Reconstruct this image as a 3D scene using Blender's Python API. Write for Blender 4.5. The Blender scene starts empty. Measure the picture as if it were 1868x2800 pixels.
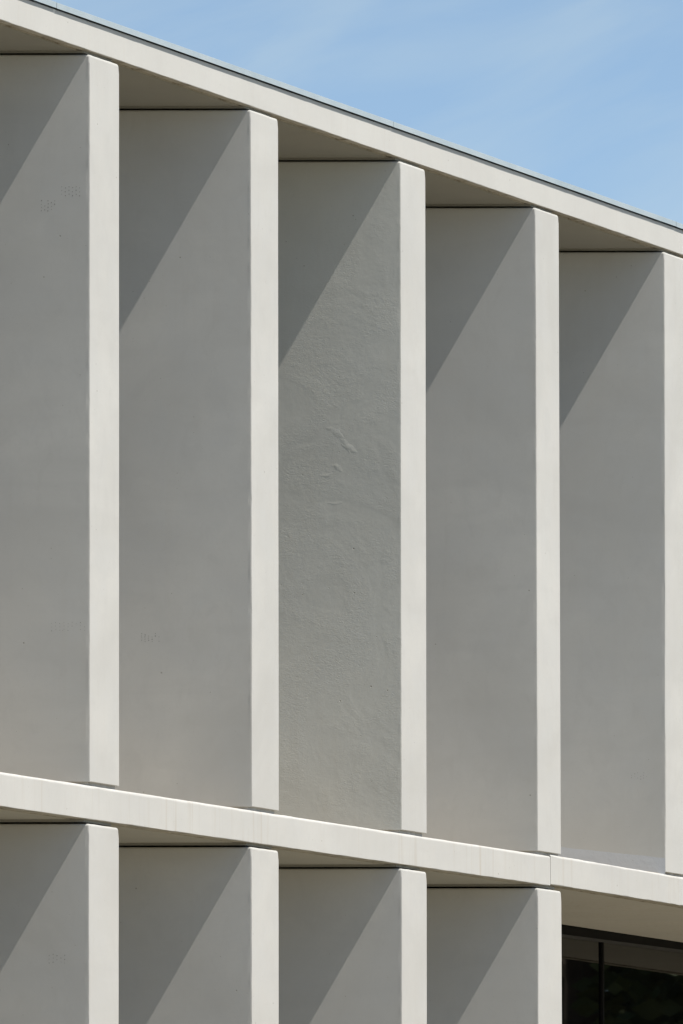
import bpy, bmesh, math, random
from mathutils import Vector, Matrix, noise
R = math.radians
scn = bpy.context.scene
col = scn.collection

# ------------------------------------------------------------ camera
PITCH, ROLL, TH = R(4.9115), R(-0.0876), R(19.4996)
cd = bpy.data.cameras.new('camera')
cam = bpy.data.objects.new('camera', cd); col.objects.link(cam)
cd.sensor_fit = 'VERTICAL'; cd.sensor_height = 24.0; cd.lens = 27600/2800*24.0
cd.clip_start = 0.5; cd.clip_end = 20000
cam.matrix_world = Matrix.Translation((0, 0, 1.6)) @ Matrix.Rotation(R(90)+PITCH, 4, 'X') @ Matrix.Rotation(ROLL, 4, 'Z')
scn.camera = cam
scn.render.resolution_x = 683; scn.render.resolution_y = 1024

# ------------------------------------------------------------ sky, sun, exposure
SUN = Vector((1.0, -0.150, 1.825)).normalized()          # towards the sun
w = bpy.data.worlds.new('World'); scn.world = w; w.use_nodes = True
nt = w.node_tree; nt.nodes.clear()
out = nt.nodes.new('ShaderNodeOutputWorld'); bg = nt.nodes.new('ShaderNodeBackground')
sky = nt.nodes.new('ShaderNodeTexSky'); sky.sky_type = 'NISHITA'; sky.sun_disc = False
sky.sun_elevation = math.asin(SUN.z); sky.sun_rotation = math.atan2(SUN.x, SUN.y)
sky.altitude = 200; sky.air_density = 0.5; sky.dust_density = 0.05; sky.ozone_density = 1.2
bg.inputs[1].default_value = 0.112
tc = nt.nodes.new('ShaderNodeTexCoord'); mp = nt.nodes.new('ShaderNodeMapping')
mp.inputs['Scale'].default_value = (14, 14, 48)
vr = nt.nodes.new('ShaderNodeVectorRotate'); vr.rotation_type = 'Y_AXIS'; vr.inputs['Angle'].default_value = R(20)
nz = nt.nodes.new('ShaderNodeTexNoise'); nz.inputs['Scale'].default_value = 2.3; nz.inputs['Detail'].default_value = 7
nz.inputs['Roughness'].default_value = 0.5; nz.inputs['Distortion'].default_value = 0.5
rp = nt.nodes.new('ShaderNodeValToRGB'); rp.color_ramp.elements[0].position = 0.40; rp.color_ramp.elements[1].position = 0.64
rp.color_ramp.elements[0].color = (.03, .03, .03, 1); rp.color_ramp.elements[1].color = (0.21, 0.21, 0.21, 1)
mx = nt.nodes.new('ShaderNodeMix'); mx.data_type = 'RGBA'; mx.inputs['B'].default_value = (4.1, 4.75, 5.2, 1)
L = nt.links.new
L(tc.outputs['Generated'], vr.inputs['Vector']); L(vr.outputs[0], mp.inputs[0]); L(mp.outputs[0], nz.inputs['Vector']); L(nz.outputs['Fac'], rp.inputs[0])
L(rp.outputs[0], mx.inputs['Factor']); L(sky.outputs[0], mx.inputs['A']); wb = nt.nodes.new('ShaderNodeMix'); wb.data_type = 'RGBA'; wb.blend_type = 'MULTIPLY'
wb.inputs['Factor'].default_value = 1; wb.inputs['B'].default_value = (1.05, 1.03, 0.915, 1)
L(mx.outputs['Result'], wb.inputs['A']); L(wb.outputs['Result'], bg.inputs[0]); L(bg.outputs[0], out.inputs[0])

sl = bpy.data.lights.new('sun', 'SUN'); sl.energy = 4.0; sl.angle = R(0.53); sl.color = (1.0, 0.945, 0.86)
so = bpy.data.objects.new('sun', sl); col.objects.link(so); so.rotation_euler = SUN.to_track_quat('Z', 'Y').to_euler()
so.location = (30, -6, 50)
scn.view_settings.view_transform = 'Standard'; scn.view_settings.look = 'None'
scn.view_settings.exposure = 0.49; scn.view_settings.gamma = 1
scn.render.engine = 'CYCLES'; scn.cycles.max_bounces = 10; scn.cycles.diffuse_bounces = 8

# ------------------------------------------------------------ materials
def new_mat(name, rough=0.9):
    m = bpy.data.materials.new(name); m.use_nodes = True
    b = m.node_tree.nodes['Principled BSDF']; b.inputs['Roughness'].default_value = rough
    return m, m.node_tree, b

def N(nt, t, **kw):
    n = nt.nodes.new(t)
    for k, v in kw.items():
        if k in n.inputs: n.inputs[k].default_value = v
        else: setattr(n, k, v)
    return n

def mathn(nt, op, a, b=None, clamp=False):
    n = nt.nodes.new('ShaderNodeMath'); n.operation = op; n.use_clamp = clamp
    for i, v in enumerate((a, b)):
        if v is None: continue
        if isinstance(v, (int, float)): n.inputs[i].default_value = v
        else: nt.links.new(v, n.inputs[i])
    return n.outputs[0]

def mixc(nt, fac, a, b, mode='MIX'):
    n = nt.nodes.new('ShaderNodeMix'); n.data_type = 'RGBA'; n.blend_type = mode
    for s, v in (('Factor', fac), ('A', a), ('B', b)):
        if isinstance(v, (int, float)): n.inputs[s].default_value = v
        elif isinstance(v, tuple): n.inputs[s].default_value = v
        else: nt.links.new(v, n.inputs[s])
    return n.outputs['Result']

def ramp(nt, src, p0, p1):
    n = nt.nodes.new('ShaderNodeMapRange'); n.inputs['From Min'].default_value = p0; n.inputs['From Max'].default_value = p1
    nt.links.new(src, n.inputs['Value']); return n.outputs[0]

def concrete(name, base, mott=0.5, streak=0.25, specks=0.5, bump=0.00012, coarse=0.0, seed=0.0):
    m, nt, b = new_mat(name, 0.85)
    L = nt.links.new
    tc = N(nt, 'ShaderNodeTexCoord')
    off = N(nt, 'ShaderNodeMapping'); off.inputs['Location'].default_value = (seed*3.1, seed*1.7, seed*2.3)
    L(tc.outputs['Object'], off.inputs[0]); co = off.outputs[0]
    def tex(scale, detail=4, sc=(1, 1, 1), rough=0.55, dist=0.0):
        mp = N(nt, 'ShaderNodeMapping'); mp.inputs['Scale'].default_value = sc; L(co, mp.inputs[0])
        n = N(nt, 'ShaderNodeTexNoise', Scale=scale, Detail=detail, Roughness=rough, Distortion=dist); L(mp.outputs[0], n.inputs['Vector'])
        return n.outputs['Fac']
    dark = tuple(c*0.86 for c in base)+(1,); light = tuple(min(1, c*1.05) for c in base)+(1,)
    cool = (base[0]*0.95, base[1]*0.965, base[2]*0.99, 1)
    c = mixc(nt, mathn(nt, 'MULTIPLY', ramp(nt, tex(1.1, 6, dist=.6), .35, .7), mott), light, dark)
    c = mixc(nt, mathn(nt, 'MULTIPLY', ramp(nt, tex(3.3, 4), .42, .62), .55*mott), c, cool)
    c = mixc(nt, mathn(nt, 'MULTIPLY', ramp(nt, tex(2.4, 4, (.35, .35, 1.6), .55, .4), .5, .68), .42*mott), c, dark)
    c = mixc(nt, mathn(nt, 'MULTIPLY', ramp(nt, tex(9, 5, (1, 1, .6), .65, .8), .5, .75), .45*mott), c, dark)
    c = mixc(nt, mathn(nt, 'MULTIPLY', ramp(nt, tex(60, 3), .3, .7), .12), c, dark)
    # run-off streaks, straight down
    s = mathn(nt, 'MULTIPLY', ramp(nt, tex(22, 3, (1, 1, 0.035), .6), .54, .74), ramp(nt, tex(1.6, 2, (1, 1, .5)), .4, .62))
    c = mixc(nt, mathn(nt, 'MULTIPLY', s, streak), c, (base[0]*.74, base[1]*.65, base[2]*.54, 1))
    # sparse small blow holes
    def holes(scale, r, gate):
        v = N(nt, 'ShaderNodeTexVoronoi', Scale=scale); L(co, v.inputs['Vector'])
        a = ramp(nt, v.outputs['Distance'], r, r*.55)
        sp = N(nt, 'ShaderNodeSeparateColor'); L(v.outputs['Color'], sp.inputs[0])
        return mathn(nt, 'MULTIPLY', a, ramp(nt, sp.outputs[0], gate, gate+.02))
    h = mathn(nt, 'ADD', holes(11, .06, .80), holes(34, .10, .95), True)
    h = mathn(nt, 'ADD', h, mathn(nt, 'MULTIPLY', holes(85, .16, .95), .6), True)
    c = mixc(nt, mathn(nt, 'MULTIPLY', h, specks), c, (base[0]*.35, base[1]*.31, base[2]*.26, 1))
    L(c, b.inputs['Base Color'])
    hgt = mathn(nt, 'ADD', tex(45, 5), mathn(nt, 'MULTIPLY', tex(5, 3), 2.0))
    if coarse:
        msk = ramp(nt, tex(2.6, 3, (1, 1, 1), .5, 1.5), .40, .60)
        mp = N(nt, 'ShaderNodeMapping'); mp.inputs['Rotation'].default_value = (0, R(-38), 0); mp.inputs['Scale'].default_value = (1, 1, 2.1); L(co, mp.inputs[0])
        n = N(nt, 'ShaderNodeTexNoise', Scale=40.0, Detail=4.0, Roughness=.55, Distortion=1.6); L(mp.outputs[0], n.inputs['Vector'])
        hgt = mathn(nt, 'ADD', hgt, mathn(nt, 'MULTIPLY', mathn(nt, 'MULTIPLY', n.outputs['Fac'], msk), coarse))
        hgt = mathn(nt, 'ADD', hgt, mathn(nt, 'MULTIPLY', tex(6.5, 3, (1, 1, .8), .5, 1.0), coarse*.8))
    hgt = mathn(nt, 'SUBTRACT', hgt, mathn(nt, 'MULTIPLY', h, 4.0))
    bp = N(nt, 'ShaderNodeBump', Strength=1.0, Distance=bump); L(hgt, bp.inputs['Height']); L(bp.outputs[0], b.inputs['Normal'])
    b.inputs['Specular IOR Level'].default_value = 0.3
    return m

BASE = (0.596, 0.586, 0.556)
M_beam = concrete('beam_concrete', BASE, .5, .55, .8, seed=1)
M_roof = concrete('roof_concrete', BASE, .35, .15, .6, seed=2)
M_mortar = concrete('mortar', (0.50, 0.48, 0.44), .6, 0, .8, .0008, seed=3)
M_patch = concrete('pale_concrete', (0.575, 0.59, 0.615), .3, 0, .9, .0009, seed=4)
M_soil = concrete('pitted_concrete', (0.31, 0.30, 0.275), .3, 0, 0, seed=5)
M_ledge = concrete('ledge_topping', (0.46, 0.405, 0.32), .6, 0, .5, .0006, seed=8)
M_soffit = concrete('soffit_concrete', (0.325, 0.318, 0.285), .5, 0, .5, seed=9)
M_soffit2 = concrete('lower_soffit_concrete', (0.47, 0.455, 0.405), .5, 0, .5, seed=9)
M_drip = concrete('drip_edge', (0.50, 0.475, 0.415), 1.0, 0, 1.0, .0006, seed=12)
M_wall = concrete('back_wall_concrete', (0.5, 0.49, 0.46), .4, .2, .5, seed=6)
fin_mats = [concrete('fin_concrete', BASE, .75, .05, .6, .00014, 0, seed=10+i*1.37) for i in range(4)]
M_rough = concrete('trowelled_concrete', (0.585, 0.582, 0.54), .7, .1, .8, .00038, 3.2, seed=31)

m, nt, b = new_mat('zinc', 0.5); M_zinc = m
b.inputs['Metallic'].default_value = 0.25
tcz = N(nt, 'ShaderNodeTexCoord'); nzz = N(nt, 'ShaderNodeTexNoise', Scale=4.0, Detail=6.0); nt.links.new(tcz.outputs['Object'], nzz.inputs['Vector'])
nt.links.new(mixc(nt, ramp(nt, nzz.outputs['Fac'], .3, .7), (.47, .545, .58, 1), (.56, .62, .645, 1)), b.inputs['Base Color'])
m, nt, b = new_mat('zinc_upstand', 0.7); M_under = m
b.inputs['Base Color'].default_value = (.50, .58, .62, 1)
m, nt, b = new_mat('dark_frame', 0.42); M_frame = m
tcf = N(nt, 'ShaderNodeTexCoord'); nf = N(nt, 'ShaderNodeTexNoise', Scale=6.0, Detail=3.0); nt.links.new(tcf.outputs['Object'], nf.inputs['Vector'])
nt.links.new(mixc(nt, nf.outputs['Fac'], (.011, .011, .0115, 1), (.015, .015, .015, 1)), b.inputs['Base Color'])
b.inputs['Specular IOR Level'].default_value = .04; b.inputs['Roughness'].default_value = .7
m, nt, b = new_mat('grey_frame', 0.6); M_frame2 = m
b.inputs['Base Color'].default_value = (.036, .037, .041, 1)
m, nt, b = new_mat('dark_glass', 0.015); M_glass = m
b.inputs['Base Color'].default_value = (.0035, .0035, .004, 1); b.inputs['IOR'].default_value = 1.25
tg = N(nt, 'ShaderNodeTexCoord'); ng = N(nt, 'ShaderNodeTexNoise', Scale=1.2, Detail=1.0); nt.links.new(tg.outputs['Object'], ng.inputs['Vector'])
bg_ = N(nt, 'ShaderNodeBump', Strength=1.0, Distance=0.0003); nt.links.new(ng.outputs['Fac'], bg_.inputs['Height']); nt.links.new(bg_.outputs[0], b.inputs['Normal'])

m, nt, b = new_mat('paving', 0.95); M_ground = m
tgd = N(nt, 'ShaderNodeTexCoord')
n1 = N(nt, 'ShaderNodeTexNoise', Scale=0.15, Detail=6.0); nt.links.new(tgd.outputs['Object'], n1.inputs['Vector'])
n2 = N(nt, 'ShaderNodeTexNoise', Scale=40.0, Detail=4.0); nt.links.new(tgd.outputs['Object'], n2.inputs['Vector'])
c = mixc(nt, ramp(nt, n1.outputs['Fac'], .35, .65), (.25, .222, .16, 1), (.31, .275, .205, 1))
nt.links.new(mixc(nt, mathn(nt, 'MULTIPLY', n2.outputs['Fac'], .4), c, (.17, .145, .10, 1)), b.inputs['Base Color'])
m, nt, b = new_mat('bark', 0.9); M_bark = m
tb = N(nt, 'ShaderNodeTexCoord'); nb = N(nt, 'ShaderNodeTexNoise', Scale=9.0, Detail=5.0); nt.links.new(tb.outputs['Object'], nb.inputs['Vector'])
nt.links.new(mixc(nt, nb.outputs['Fac'], (.05, .038, .028, 1), (.14, .11, .08, 1)), b.inputs['Base Color'])
m, nt, b = new_mat('leaves', 0.6); M_leaf = m
tl = N(nt, 'ShaderNodeTexCoord'); nl = N(nt, 'ShaderNodeTexNoise', Scale=1.1, Detail=4.0); nt.links.new(tl.outputs['Object'], nl.inputs['Vector'])
nt.links.new(mixc(nt, ramp(nt, nl.outputs['Fac'], .35, .65), (.035, .07, .02, 1), (.11, .14, .04, 1)), b.inputs['Base Color'])

nt = M_drip.node_tree; b = nt.nodes['Principled BSDF']; src = b.inputs['Base Color'].links[0].from_socket
td = N(nt, 'ShaderNodeTexCoord'); nd = N(nt, 'ShaderNodeTexNoise', Scale=7.0, Detail=6.0, Roughness=.7); nt.links.new(td.outputs['Object'], nd.inputs['Vector'])
nt.links.new(mixc(nt, mathn(nt, 'MULTIPLY', ramp(nt, nd.outputs['Fac'], .48, .68), .75), src, (.15, .12, .075, 1)), b.inputs['Base Color'])

# ------------------------------------------------------------ helpers
U = Vector((math.sin(TH), math.cos(TH), 0))           # along the facade, away from the camera
NI = Vector((-math.cos(TH), math.sin(TH), 0))          # square into the building
FD = Vector((-1, 0, 0))                                # direction the fins run back in (they stand slightly skewed)
def P(s, d, z): return U*s + NI*d + Vector((0, 0, z))

def link(name, bm, mat, parent=None, label=None, smooth=False):
    me = bpy.data.meshes.new(name); bmesh.ops.recalc_face_normals(bm, faces=bm.faces[:]); bm.to_mesh(me); bm.free()
    o = bpy.data.objects.new(name, me); col.objects.link(o); me.materials.append(mat)
    if name in ('roof_beam', 'floor_beam'): me.materials.append(M_drip)
    if parent: o.parent = parent
    if label: o['label'] = label
    if smooth:
        for p in me.polygons: p.use_smooth = True
    return o

def box(bm, s0, s1, d0, d1, z0, z1, bev=0.0):
    v = [bm.verts.new(P(s, d, z)) for s in (s0, s1) for d in (d0, d1) for z in (z0, z1)]
    fs = [bm.faces.new([v[i] for i in f]) for f in ((0, 1, 3, 2), (4, 6, 7, 5), (0, 4, 5, 1), (2, 3, 7, 6), (0, 2, 6, 4), (1, 5, 7, 3))]
    if bev:
        es = list({e for f in fs for e in f.edges})
        bmesh.ops.bevel(bm, geom=es, offset=bev, segments=2, affect='EDGES')

def extrude_profile(prof, s0, s1, step, jit, z_of=None, seed=0):
    """profile points (d, z, wobble) swept along the facade"""
    bm = bmesh.new(); n = max(2, int((s1-s0)/step)); rings = []
    for i in range(n+1):
        s = s0+(s1-s0)*i/n; ring = []
        zo = z_of(s) if z_of else 0
        for k, (d, z, wb) in enumerate(prof):
            a = noise.noise(Vector((s*5.0, k*.37, seed)))*jit*wb + noise.noise(Vector((s*21, k*.9, seed+9)))*jit*.6*wb
            c = noise.noise(Vector((s*37, k*1.3, seed+19)))
            if c > .42 and wb > .9: a += (c-.42)*jit*5
            e = noise.noise(Vector((s*7, k*.5, seed+5)))*jit*wb*.6
            ring.append(bm.verts.new(P(s, d+e, z+zo+a)))
        rings.append(ring)
    m = len(prof)
    for i in range(n):
        for k in range(m):
            fc = bm.faces.new((rings[i][k], rings[i][(k+1) % m], rings[i+1][(k+1) % m], rings[i+1][k]))
            if 9 <= k <= 13: fc.material_index = 1       # the dirty drip edge under the beam
    bm.faces.new(rings[0]); bm.faces.new(list(reversed(rings[-1])))
    return bm

def slab_profile(zb, zt, depth, rt, rb, strip):
    p = []
    for k in range(6):                                   # rounded top arris
        a = R(90)*k/5; p.append((rt-rt*math.sin(a), zt-rt+rt*math.cos(a), .9 if k else .5))
    for k in range(4):                                   # bottom arris
        a = R(90)*k/3; p.append((rb-rb*math.cos(a), zb+rb-rb*math.sin(a), 1.0))
    p += [(strip, zb, .8), (strip+.002, zb+.02, .3), (strip+.021, zb+.02, .3), (strip+.023, zb+.001, .8), (strip+.04, zb+.001, .2)]
    p += [(depth, zb+.001, 0), (depth, zt, 0), (depth*.5, zt+.006, 0)]
    return p

# ------------------------------------------------------------ the building
BX = Vector((0, 55, 0))
bld = bpy.data.objects.new('concrete_building', None); col.objects.link(bld); bld.location = BX
bld['label'] = 'pale concrete building with tall vertical fins between a roof beam and a floor beam'
bld['category'] = 'building'

Z_RB, Z_RT, Z_MT, Z_MB = 8.3919, 8.542, 4.6181, 4.4462
DEP = 1.39                                               # glass line behind the facade
# roof and floor beams
link('roof_beam', extrude_profile(slab_profile(Z_RB, Z_RT, 3.2, .006, .003, .042), -13, 18, .05, .0016, seed=1), M_roof, bld)
link('floor_beam', extrude_profile(slab_profile(Z_MB, Z_MT, 3.2, .016, .003, .07), -13, 3.612, .05, .0018, seed=2), M_beam, bld,
     'floor beam length on the left of the joint')
link('floor_beam', extrude_profile(slab_profile(Z_MB, Z_MT, 3.2, .014, .003, .07), 3.621, 18, .05, .0024,
     lambda s: .009-.0056*(s-3.6), seed=3), M_beam, bld, 'floor beam length on the right of the joint, chipped along its lower edge')
bm = bmesh.new(); box(bm, 3.6, 3.64, .003, .5, Z_MB+.01, Z_MT-.012); link('joint_filler', bm, M_mortar, bld)

bm = bmesh.new(); box(bm, -13, 18, .035, DEP, Z_MT-.03, Z_MT+.003); link('ledge_topping', bm, M_ledge, bld)
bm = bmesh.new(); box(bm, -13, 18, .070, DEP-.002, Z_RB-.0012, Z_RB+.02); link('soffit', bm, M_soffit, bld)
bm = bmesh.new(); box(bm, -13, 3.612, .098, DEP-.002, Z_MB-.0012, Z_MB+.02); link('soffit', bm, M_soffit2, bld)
# metal coping in 5.2 m lengths on the roof edge
for s0 in (-14.76, -9.56, -4.36, .839, 6.039, 11.239):
    bm = bmesh.new(); s1 = s0+5.196; n = 40; rings = []
    prof = [(3.2, 8.66), (.30, 8.588), (-.0105, 8.5755), (-.0135, 8.574), (-.0135, 8.5445), (-.0123, 8.5445), (-.0123, 8.572), (.30, 8.585), (3.2, 8.657)]
    for i in range(n+1):
        s = s0+(s1-s0)*i/n; t = i/n
        wv = .0008*noise.noise(Vector((s*1.3, 2, 7))) + .0010*(t-.5)
        rings.append([bm.verts.new(P(s, d+wv*.6*(d < .1), z+wv)) for d, z in prof])
    for i in range(n):
        for k in range(len(prof)):
            bm.faces.new((rings[i][k], rings[i][(k+1) % len(prof)], rings[i+1][(k+1) % len(prof)], rings[i+1][k]))
    bm.faces.new(rings[0]); bm.faces.new(list(reversed(rings[-1])))
    link('metal_coping', bm, M_zinc, bld)

# fins
def wobl(z, side, seed): return .0016*noise.noise(Vector((z*1.4, side*5.3, seed)))
def fin_outline(s0t, s1t, s0b, s1b, zb, zt, seed, fine=1.0):
    """closed outline in the facade plane, counter-clockwise from bottom left"""
    pts = []; n = 120
    def wob(z, side): return wobl(z, side, seed)-fine*.0022*max(0, noise.noise(Vector((z*31, side*4.1, seed+3)))-.33)*(-1 if side == 0 else 1)+fine*(.0010*noise.noise(Vector((z*7, side*9.1, seed)))+.0008*noise.noise(Vector((z*23, side*3.1, seed))))
    H = zt-zb
    def sx(z, side): t = (z-zb)/H; return ((s1b*(1-t)+s1t*t) if side else (s0b*(1-t)+s0t*t))+wob(z, side)
    m = 14
    for i in range(m):
        t = i/m; s = sx(zb, 0)*(1-t)+sx(zb, 1)*t; pts.append((s, zb+.0012*noise.noise(Vector((s*9, 1, seed)))))
    r = .020
    for i in range(n): z = zb+(H-r)*i/n; pts.append((sx(z, 1), z))
    for k in range(7):
        a = R(90)*k/6; pts.append((sx(zt-r, 1)-r+r*math.cos(a), zt-r+r*math.sin(a)-.0))
    for i in range(1, m):
        t = i/m; s = (sx(zt, 1)-r)*(1-t)+(sx(zt, 0)+.012)*t; pts.append((s, zt+.0015*noise.noise(Vector((s*12, 2, seed)))))
    r = .012
    for k in range(5):
        a = R(90)*k/4; pts.append((sx(zt-r, 0)+r-r*math.sin(a), zt-r+r*math.cos(a)))
    for i in range(1, n): z = zt-r-(H-r)*i/n; pts.append((sx(z, 0), z))
    return pts

def make_fin(s0t, s1t, s0b, s1b, zb, zt, mat, seed, label=None, relief=False):
    o2 = fin_outline(s0t, s1t, s0b, s1b, zb, zt, seed); n = len(o2)
    area = sum(o2[i][0]*o2[(i+1) % n][1]-o2[(i+1) % n][0]*o2[i][1] for i in range(n))
    nrm = []
    for i in range(n):
        a, b = Vector(o2[i-1]), Vector(o2[(i+1) % n]); t = (b-a).normalized()
        nrm.append(Vector((-t.y, t.x)) if area > 0 else Vector((t.y, -t.x)))   # inward
    flat = fin_outline(s0t, s1t, s0b, s1b, zb, zt, seed, 0.0)
    bm = bmesh.new(); rings = []
    b = .008
    X = DEP/math.cos(TH)-.03
    for inset, dep in ((b, 0), (b*.62, b*.1), (b*.29, b*.29), (b*.1, b*.62), (0, b), (0, .02), (0, X)):
        ring = []
        for i, (s, z) in enumerate(flat if dep > b else o2):
            q = Vector((s, z))+nrm[i]*inset*(1.6 if z > zt-.03 else .3)
            ring.append(bm.verts.new(U*q.x+Vector((0, 0, q.y))+FD*dep))
        rings.append(ring)
    front = bm.faces.new(rings[0])
    for a, c in zip(rings, rings[1:]):
        for i in range(n): bm.faces.new((a[i], a[(i+1) % n], c[(i+1) % n], c[i]))
    bm.faces.new(rings[-1])
    bmesh.ops.triangulate(bm, faces=[front])
    o = link('fin', bm, mat[0] if isinstance(mat, tuple) else mat, bld, label)
    if isinstance(mat, tuple):
        o.data.materials.append(mat[1])
        for p in o.data.polygons:
            if p.normal.y < -.9: p.material_index = 1
    return o

Z_FT, Z_FB, Z_LT = 8.3704, 4.6371, 4.422
upper = [(-6.280, -5.855, -6.280, -5.855), (-3.857, -3.4315, -3.850, -3.4275), (-1.4443, -1.0140, -1.4330, -1.0125),
         (.9960, 1.4200, .9900, 1.4180), (3.3776, 3.8090, 3.3869, 3.8100), (5.8400, 6.272, 5.810, 6.245), (8.245, 8.675, 8.245, 8.675)]
lower = [(-6.280, -5.855, -6.28, -5.855), (-3.858, -3.4300, -3.868, -3.438), (-1.4415, -1.0165, -1.4385, -1.0175),
         (.9930, 1.4165, .972, 1.408), (3.3885, 3.8145, 3.376, 3.838)]
lab = {3: 'fin with rough trowelled side and shallow gouges'}
def pads(s0, zb, zt, seed):
    """mortar bed under a fin, set back from its faces, and the packing above it"""
    rnd = random.Random(seed); out = []
    for z0, z1, d0, i0 in ((zb, zt, .016, .014),):
        bm = bmesh.new(); pts = []
        nn = 14; w_ = .425
        for k in range(nn+1): pts.append((s0+i0+(w_-2*i0)*k/nn, d0+rnd.uniform(-.004, .008)))
        pr = [U*s+FD*d for s, d in pts]; bk = [U*pts[-1][0]+FD*1.4, U*pts[0][0]+FD*1.4]
        loop = pr+bk
        lo = [bm.verts.new(v+Vector((0, 0, z0))) for v in loop]; hi = [bm.verts.new(v+Vector((0, 0, z1))) for v in loop]
        for k in range(len(loop)): bm.faces.new((lo[k], lo[(k+1) % len(loop)], hi[(k+1) % len(loop)], hi[k]))
        bm.faces.new(lo); bm.faces.new(hi); link('bedding_joint', bm, M_mortar, bld)
def packing(s0, z0, z1):
    bm = bmesh.new(); w_ = .42; c = [U*(s0+.014)+FD*.035, U*(s0+w_-.008)+FD*.035, U*(s0+w_-.008)+FD*1.5, U*(s0+.014)+FD*1.5]
    lo = [bm.verts.new(v+Vector((0, 0, z0))) for v in c]; hi = [bm.verts.new(v+Vector((0, 0, z1))) for v in c]
    for k in range(4): bm.faces.new((lo[k], lo[(k+1) % 4], hi[(k+1) % 4], hi[k]))
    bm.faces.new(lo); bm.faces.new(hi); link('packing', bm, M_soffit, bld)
for i, f in enumerate(upper):
    dz = 0 if i < 5 else -.009
    zb = Z_FB+dz
    make_fin(*f, zb, Z_FT, (fin_mats[3], M_rough) if i == 3 else fin_mats[i % 4], 11+i*3.3, lab.get(i))
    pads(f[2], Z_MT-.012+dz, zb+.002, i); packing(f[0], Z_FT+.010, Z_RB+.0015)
for i, f in enumerate(lower):
    make_fin(*f, 0.0, Z_LT, fin_mats[(i+2) % 4], 71+i*3.3, None); packing(f[0], Z_LT+.010, Z_MB+.0015)

# trowel gouges on the rough fin: low relief standing on its side
S3 = .993; 
def side(s, x, z, off=.0): return U*s+FD*x+Vector((0, -off, z))
def ridge(x0, z0, x1, z1, wid, hgt, k):
    """one low smear of plaster left by the trowel"""
    bm = bmesh.new(); a = Vector((x0, z0)); b_ = Vector((x1, z1)); t = (b_-a).normalized(); n = Vector((-t.y, t.x)); g = []
    for i in range(25):
        u = i/24; c = a.lerp(b_, u)+n*(.012*math.sin(u*3.1)*(1 if k % 2 else -1)+.004*noise.noise(Vector((u*5, k, 0)))); row = []
        e = math.sin(math.pi*u)**.6
        for j in range(9):
            v = j/4-1; p = c+n*(v*wid*.85*(e+.05))
            row.append(bm.verts.new(side(face(upper[3], p.y, Z_FB, Z_FT, 11+3*3.3), p.x, p.y, -.0004+1.0*hgt*e*(1-v*v)**1.5*(.7+.5*noise.noise(Vector((u*4, v, k)))))))
        g.append(row)
    for i in range(24):
        for j in range(8): bm.faces.new((g[i][j], g[i+1][j], g[i+1][j+1], g[i][j+1]))
    link('trowel_ridge', bm, M_rough, bld, smooth=True)

# concrete fixings marks: small groups of dots on the fin sides
def face(f, z, zb, zt, seed):
    t = (z-zb)/(zt-zb); return f[2]*(1-t)+f[0]*t+wobl(z, 0, seed)
def marks(fi, low, dots, r=.0024):
    bm = bmesh.new(); rnd = random.Random(fi*100+len(dots))
    for (x, z) in dots:
        s = face(lower[fi], z, 0, Z_LT, 71+fi*3.3) if low else face(upper[fi], z, Z_FB-(.009 if fi > 4 else 0), Z_FT, 11+fi*3.3)
        rr = r*rnd.uniform(.7, 1.25); c = [bm.verts.new(side(s, x+rr*math.cos(a*1.0472), z+1.35*rr*math.sin(a*1.0472), .0004)) for a in range(6)]
        c2 = [bm.verts.new(side(s, x+rr*math.cos(a*1.0472), z+1.35*rr*math.sin(a*1.0472), -.004)) for a in range(6)]
        bm.faces.new(c); bm.faces.new(list(reversed(c2)))
        for a in range(6): bm.faces.new((c[a], c[(a+1) % 6], c2[(a+1) % 6], c2[a]))
    link('pin_marks', bm, M_soil, bld)
def sp(s, zref):                                         # millimetres on the fin per source pixel at that fin
    return (55+s*math.cos(TH))/27600
def grid(s, cx, cz, cols, rows, dx, dz, drop=0, sl=0.0):
    rnd = random.Random(int(cx*1000)); o = []
    for i in range(cols):
        for j in range(rows):
            if rnd.random() < drop: continue
            o.append((cx+(i-cols/2)*dx+rnd.uniform(-.001, .001), cz+(j-rows/2)*dz+(.003 if i % 2 else -.003)+rnd.uniform(-.0015, .0015)))
    return o
K3 = sp(.993, 0)
for k, (xa, ya, xb, yb, w_, h_) in enumerate(((886, 1173, 940, 1210, 16, .0016), (928, 1200, 980, 1246, 15, .0020), (926, 1216, 958, 1250, 9, .0014),
        (868, 1306, 912, 1298, 8, .0014), (900, 1278, 940, 1302, 13, .0015), (884, 1382, 946, 1376, 8, .0012), (838, 1060, 860, 1090, 9, .0009))):
    ridge((1096-xa)*K3, Z_FT-(ya-439)*K3, (1096-xb)*K3, Z_FT-(yb-439)*K3, w_*K3, h_, k)
K1 = sp(-3.857, 0); ZF = Z_FT
marks(1, 0, grid(0, (245-188)*K1, ZF-(520-147)*K1, 6, 3, .0185, .020, .1))
marks(1, 0, grid(0, (245-126)*K1, ZF-(560-147)*K1, 5, 4, .017, .017, .25))
marks(1, 0, grid(0, (245-180)*K1, ZF-(1722-147)*K1, 9, 3, .021, .018, .3), .0018)
K2 = sp(-1.44, 0)
marks(2, 0, grid(0, (688-405)*K2, ZF-(1752-299)*K2, 6, 4, .0185, .012, .25))
K5 = sp(5.82, 0)
marks(5, 0, grid(0, (1818-1742)*K5, ZF-(2132-691)*K5, 6, 3, .018, .015, .35), .002)
marks(1, 1, grid(0, (245-152)*K1, Z_LT-(2613-2249)*K1, 5, 3, .02, .02, .25), .0022)

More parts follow.
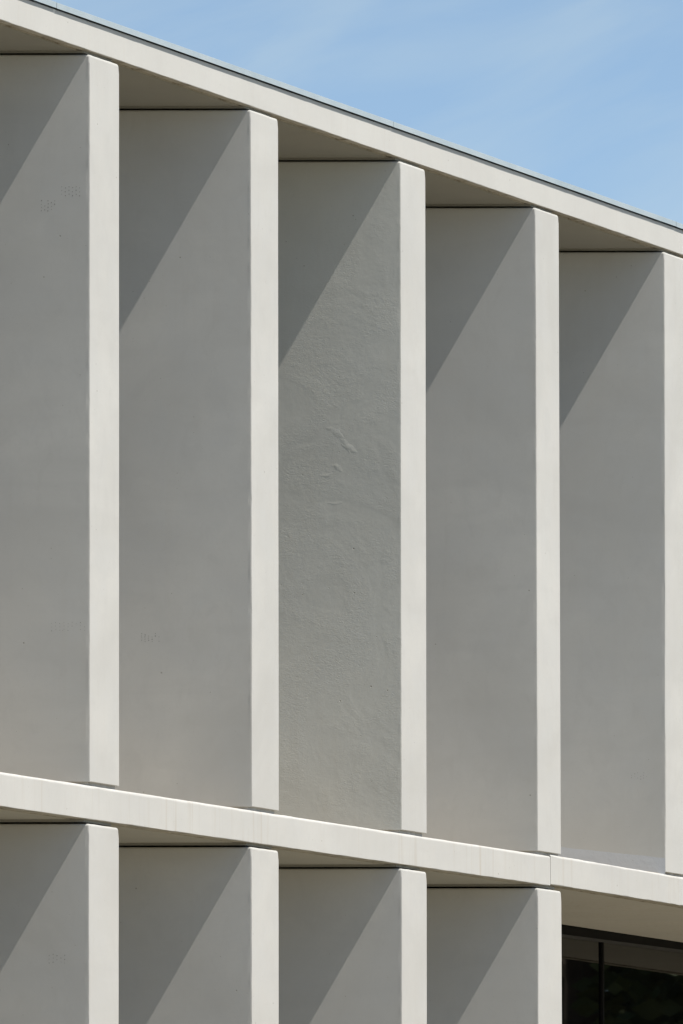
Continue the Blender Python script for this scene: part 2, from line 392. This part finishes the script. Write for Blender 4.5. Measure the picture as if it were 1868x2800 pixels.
# thin strip, paler and bluer, along the foot of the fifth fin's side
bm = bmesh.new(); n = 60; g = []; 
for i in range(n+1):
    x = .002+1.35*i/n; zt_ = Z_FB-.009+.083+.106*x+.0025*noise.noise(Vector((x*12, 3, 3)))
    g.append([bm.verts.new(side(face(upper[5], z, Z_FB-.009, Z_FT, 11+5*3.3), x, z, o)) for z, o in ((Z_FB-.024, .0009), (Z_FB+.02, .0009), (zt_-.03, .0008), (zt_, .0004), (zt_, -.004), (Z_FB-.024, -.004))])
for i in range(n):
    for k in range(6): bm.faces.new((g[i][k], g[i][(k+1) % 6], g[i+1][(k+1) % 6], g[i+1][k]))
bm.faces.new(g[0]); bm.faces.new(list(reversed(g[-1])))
link('pale_patch', bm, M_patch, bld)

# window walls at the back of the bays
def window(s0, s1, z0, z1, mull, label=None):
    f = bmesh.new()
    box(f, s0, s1, DEP, DEP+.12, z1-.076, z1-.024, .002)
    fo = link('window', f, M_frame, bld, label)
    bm = bmesh.new(); box(bm, s0, s1, DEP+.010, DEP+.12, z0, z0+.06, .002); link('sill', bm, M_frame, fo)
    bm = bmesh.new(); box(bm, s0, s1, DEP+.004, DEP+.10, z1-.0945, z1-.0765, .001); link('head_rail', bm, M_frame2, fo)
    bm = bmesh.new(); box(bm, s0, s1, DEP+.010, DEP+.12, z1-.024, z1-.0005); link('shadow_gap', bm, M_frame, fo)
    for a in mull:
        bm = bmesh.new(); box(bm, a+.02, a+.055, DEP+.006, DEP+.10, z0+.06, z1-.095, .002); link('mullion', bm, M_frame, fo)
    ed = [s0]+[x for a in mull for x in (a+.024, a+.051)]+[s1]
    for k in range(0, len(ed), 2):
        bm = bmesh.new(); box(bm, ed[k]+.001, ed[k+1]-.001, DEP+.02, DEP+.045, z0+.058, z1-.095); link('pane', bm, M_glass, fo)
MUL = 4.036
window(3.2, 17.5, 0.35, Z_MB-.0, [MUL+2.41*k for k in range(6)], 'wide dark window on the ground floor')
def back(s0, s1, z0, z1, name='back_wall'):
    bm = bmesh.new(); box(bm, s0, s1, DEP, DEP+.25, z0, z1); link(name, bm, M_wall, bld)
back(-12, 3.19, 0, Z_MB+.0005)
for a_, b_ in [(-12, -6.3)]+[(upper[i][1]+.02, upper[i+1][0]-.0) for i in range(6)]+[(8.7, 17.5)]:
    window(a_+.36, b_+.44, Z_MT+.003, Z_RB-.001, [(a_+b_)/2+.37])
bm = bmesh.new(); box(bm, 3.195, 17.5, DEP+.3, DEP+.4, 0, Z_MB); box(bm, 3.195, 17.5, DEP, DEP+.28, 0, .349); link('inner_wall', bm, M_wall, bld)

# ------------------------------------------------------------ ground
bm = bmesh.new()
v = [bm.verts.new(p) for p in ((-4000, -4000, 0), (4000, -4000, 0), (4000, 4000, 0), (-4000, 4000, 0))]; bm.faces.new(v)
g_ = link('ground', bm, M_ground); g_['kind'] = 'structure'

# ------------------------------------------------------------ trees mirrored in the ground floor glass
def tree(seed, H):
    rnd = random.Random(seed)
    root = bpy.data.objects.new('tree', None); col.objects.link(root)
    bm = bmesh.new()
    def limb(a, b, ra, rb, n=7):
        ax = (b-a).normalized(); q = ax.to_track_quat('Z', 'Y'); rings = []
        for t in range(4):
            p = a.lerp(b, t/3)+Vector((rnd.uniform(-.05, .05), rnd.uniform(-.05, .05), 0))*(0 < t < 3); r = ra+(rb-ra)*t/3
            rings.append([bm.verts.new(p+q@Vector((r*math.cos(k*6.2832/n), r*math.sin(k*6.2832/n), 0))) for k in range(n)])
        for x, y in zip(rings, rings[1:]):
            for k in range(n): bm.faces.new((x[k], x[(k+1) % n], y[(k+1) % n], y[k]))
        bm.faces.new(rings[-1])
    top = Vector((rnd.uniform(-.3, .3), rnd.uniform(-.3, .3), H*.8))
    limb(Vector((0, 0, -.1)), top, H*.024, H*.007)
    tips = [top]
    for k in range(16):
        t = rnd.uniform(.18, .95); a = Vector((0, 0, -.1)).lerp(top, t); an = rnd.uniform(0, 6.28); ln = H*.26*(1.25-t)*rnd.uniform(.7, 1.2)
        e = a+Vector((math.cos(an)*ln, math.sin(an)*ln, ln*rnd.uniform(.3, .8))); limb(a, e, H*.009, H*.003, 5); tips += [e, a.lerp(e, .6)]
    link('trunk', bm, M_bark, root)
    bm = bmesh.new()
    for c in tips:
        for q in range(4):
            cc = c+Vector([rnd.gauss(0, H*.045) for _ in range(3)]); rr = H*rnd.uniform(.04, .075)
            for _ in range(110):
                d = Vector([rnd.gauss(0, 1) for _ in range(3)]).normalized()*rr*rnd.random()**.4
                p = cc+d; sz = rnd.uniform(.08, .16); qn = Vector([rnd.gauss(0, 1) for _ in range(3)]).to_track_quat('Z', 'Y')
                bm.faces.new([bm.verts.new(p+qn@Vector((x*sz, y*sz*.6, 0))) for x, y in ((-1, 0), (0, -1), (1, 0), (0, 1))])
    link('crown', bm, M_leaf, root)
    return root
protos = [tree(5, 10.5), tree(8, 9.0)]
adj = ['tallest', 'tall', 'slender', 'broad', 'low', 'short', 'leaning', 'full']
dirn = Vector((math.sin(2*TH), math.cos(2*TH), 0)); side_ = Vector((dirn.y, -dirn.x, 0))
base_pt = BX+P(5, 1.4, 0)
k = 0
for row, dist in ((0, 30), (1, 35), (2, 41)):
    for j in range(6):
        p = protos[(j+row) % 2]
        if k < 2:
            o = protos[k]
        else:
            o = p.copy(); col.objects.link(o)
            for ch in p.children:
                c = ch.copy(); col.objects.link(c); c.parent = o
        rnd = random.Random(k+3)
        o.location = base_pt+dirn*(dist+rnd.uniform(-1, 1))+side_*((j-2.5)*4.4+row*2+rnd.uniform(-.6, .6)); o.location.z = 0
        o.rotation_euler = (0, 0, rnd.uniform(0, 6.28)); sc_ = rnd.uniform(.85, 1.15); o.scale = (sc_, sc_, sc_)
        o['category'] = 'tree'; o['group'] = 'trees mirrored in the dark window'
        o['label'] = 'green leafy tree seen only as a dim reflection in the ground floor window'
        k += 1

# ------------------------------------------------------------ unseen foliage belt, put in to shut out the low sky
rnd = random.Random(44); verts = []; faces = []
def clump(c, rr, n):
    for _ in range(n):
        d = Vector([rnd.gauss(0, 1) for _ in range(3)]).normalized()*rr*rnd.random()**.35
        p = c+d; sz = rnd.uniform(.22, .42); q = Vector([rnd.gauss(0, 1) for _ in range(3)]).to_track_quat('Z', 'Y'); k0 = len(verts)
        for x, y in ((-1, 0), (0, -.6), (1, 0), (0, .6)): verts.append(p+q@Vector((x*sz, y*sz, 0)))
        faces.append((k0, k0+1, k0+2, k0+3))
path_ = [(30, 74), (31, 50), (30, 20), (28, 0), (16, -16), (0, -20), (-18, -14)]
for (xa, ya), (xb, yb) in zip(path_, path_[1:]):
    ln = math.hypot(xb-xa, yb-ya); m_ = int(ln/3.2)
    for i in range(m_):
        t = (i+rnd.random())/m_; cx_, cy_ = xa+(xb-xa)*t+rnd.uniform(-2, 2), ya+(yb-ya)*t+rnd.uniform(-2, 2); H = rnd.uniform(5.5, 9)
        for z in range(5): clump(Vector((cx_+rnd.uniform(-1, 1), cy_+rnd.uniform(-1, 1), H*(.12+.19*z))), rnd.uniform(1.7, 2.6)*(1.1-.12*z), 120)
me = bpy.data.meshes.new('sky_blocker_foliage'); me.from_pydata([tuple(v) for v in verts], [], faces); me.materials.append(M_leaf)
o = bpy.data.objects.new('sky_blocker_foliage', me); col.objects.link(o); o['kind'] = 'stuff'
o['label'] = 'unseen belt of green foliage added to block low sky light'; o['category'] = 'sky_blocker_foliage'
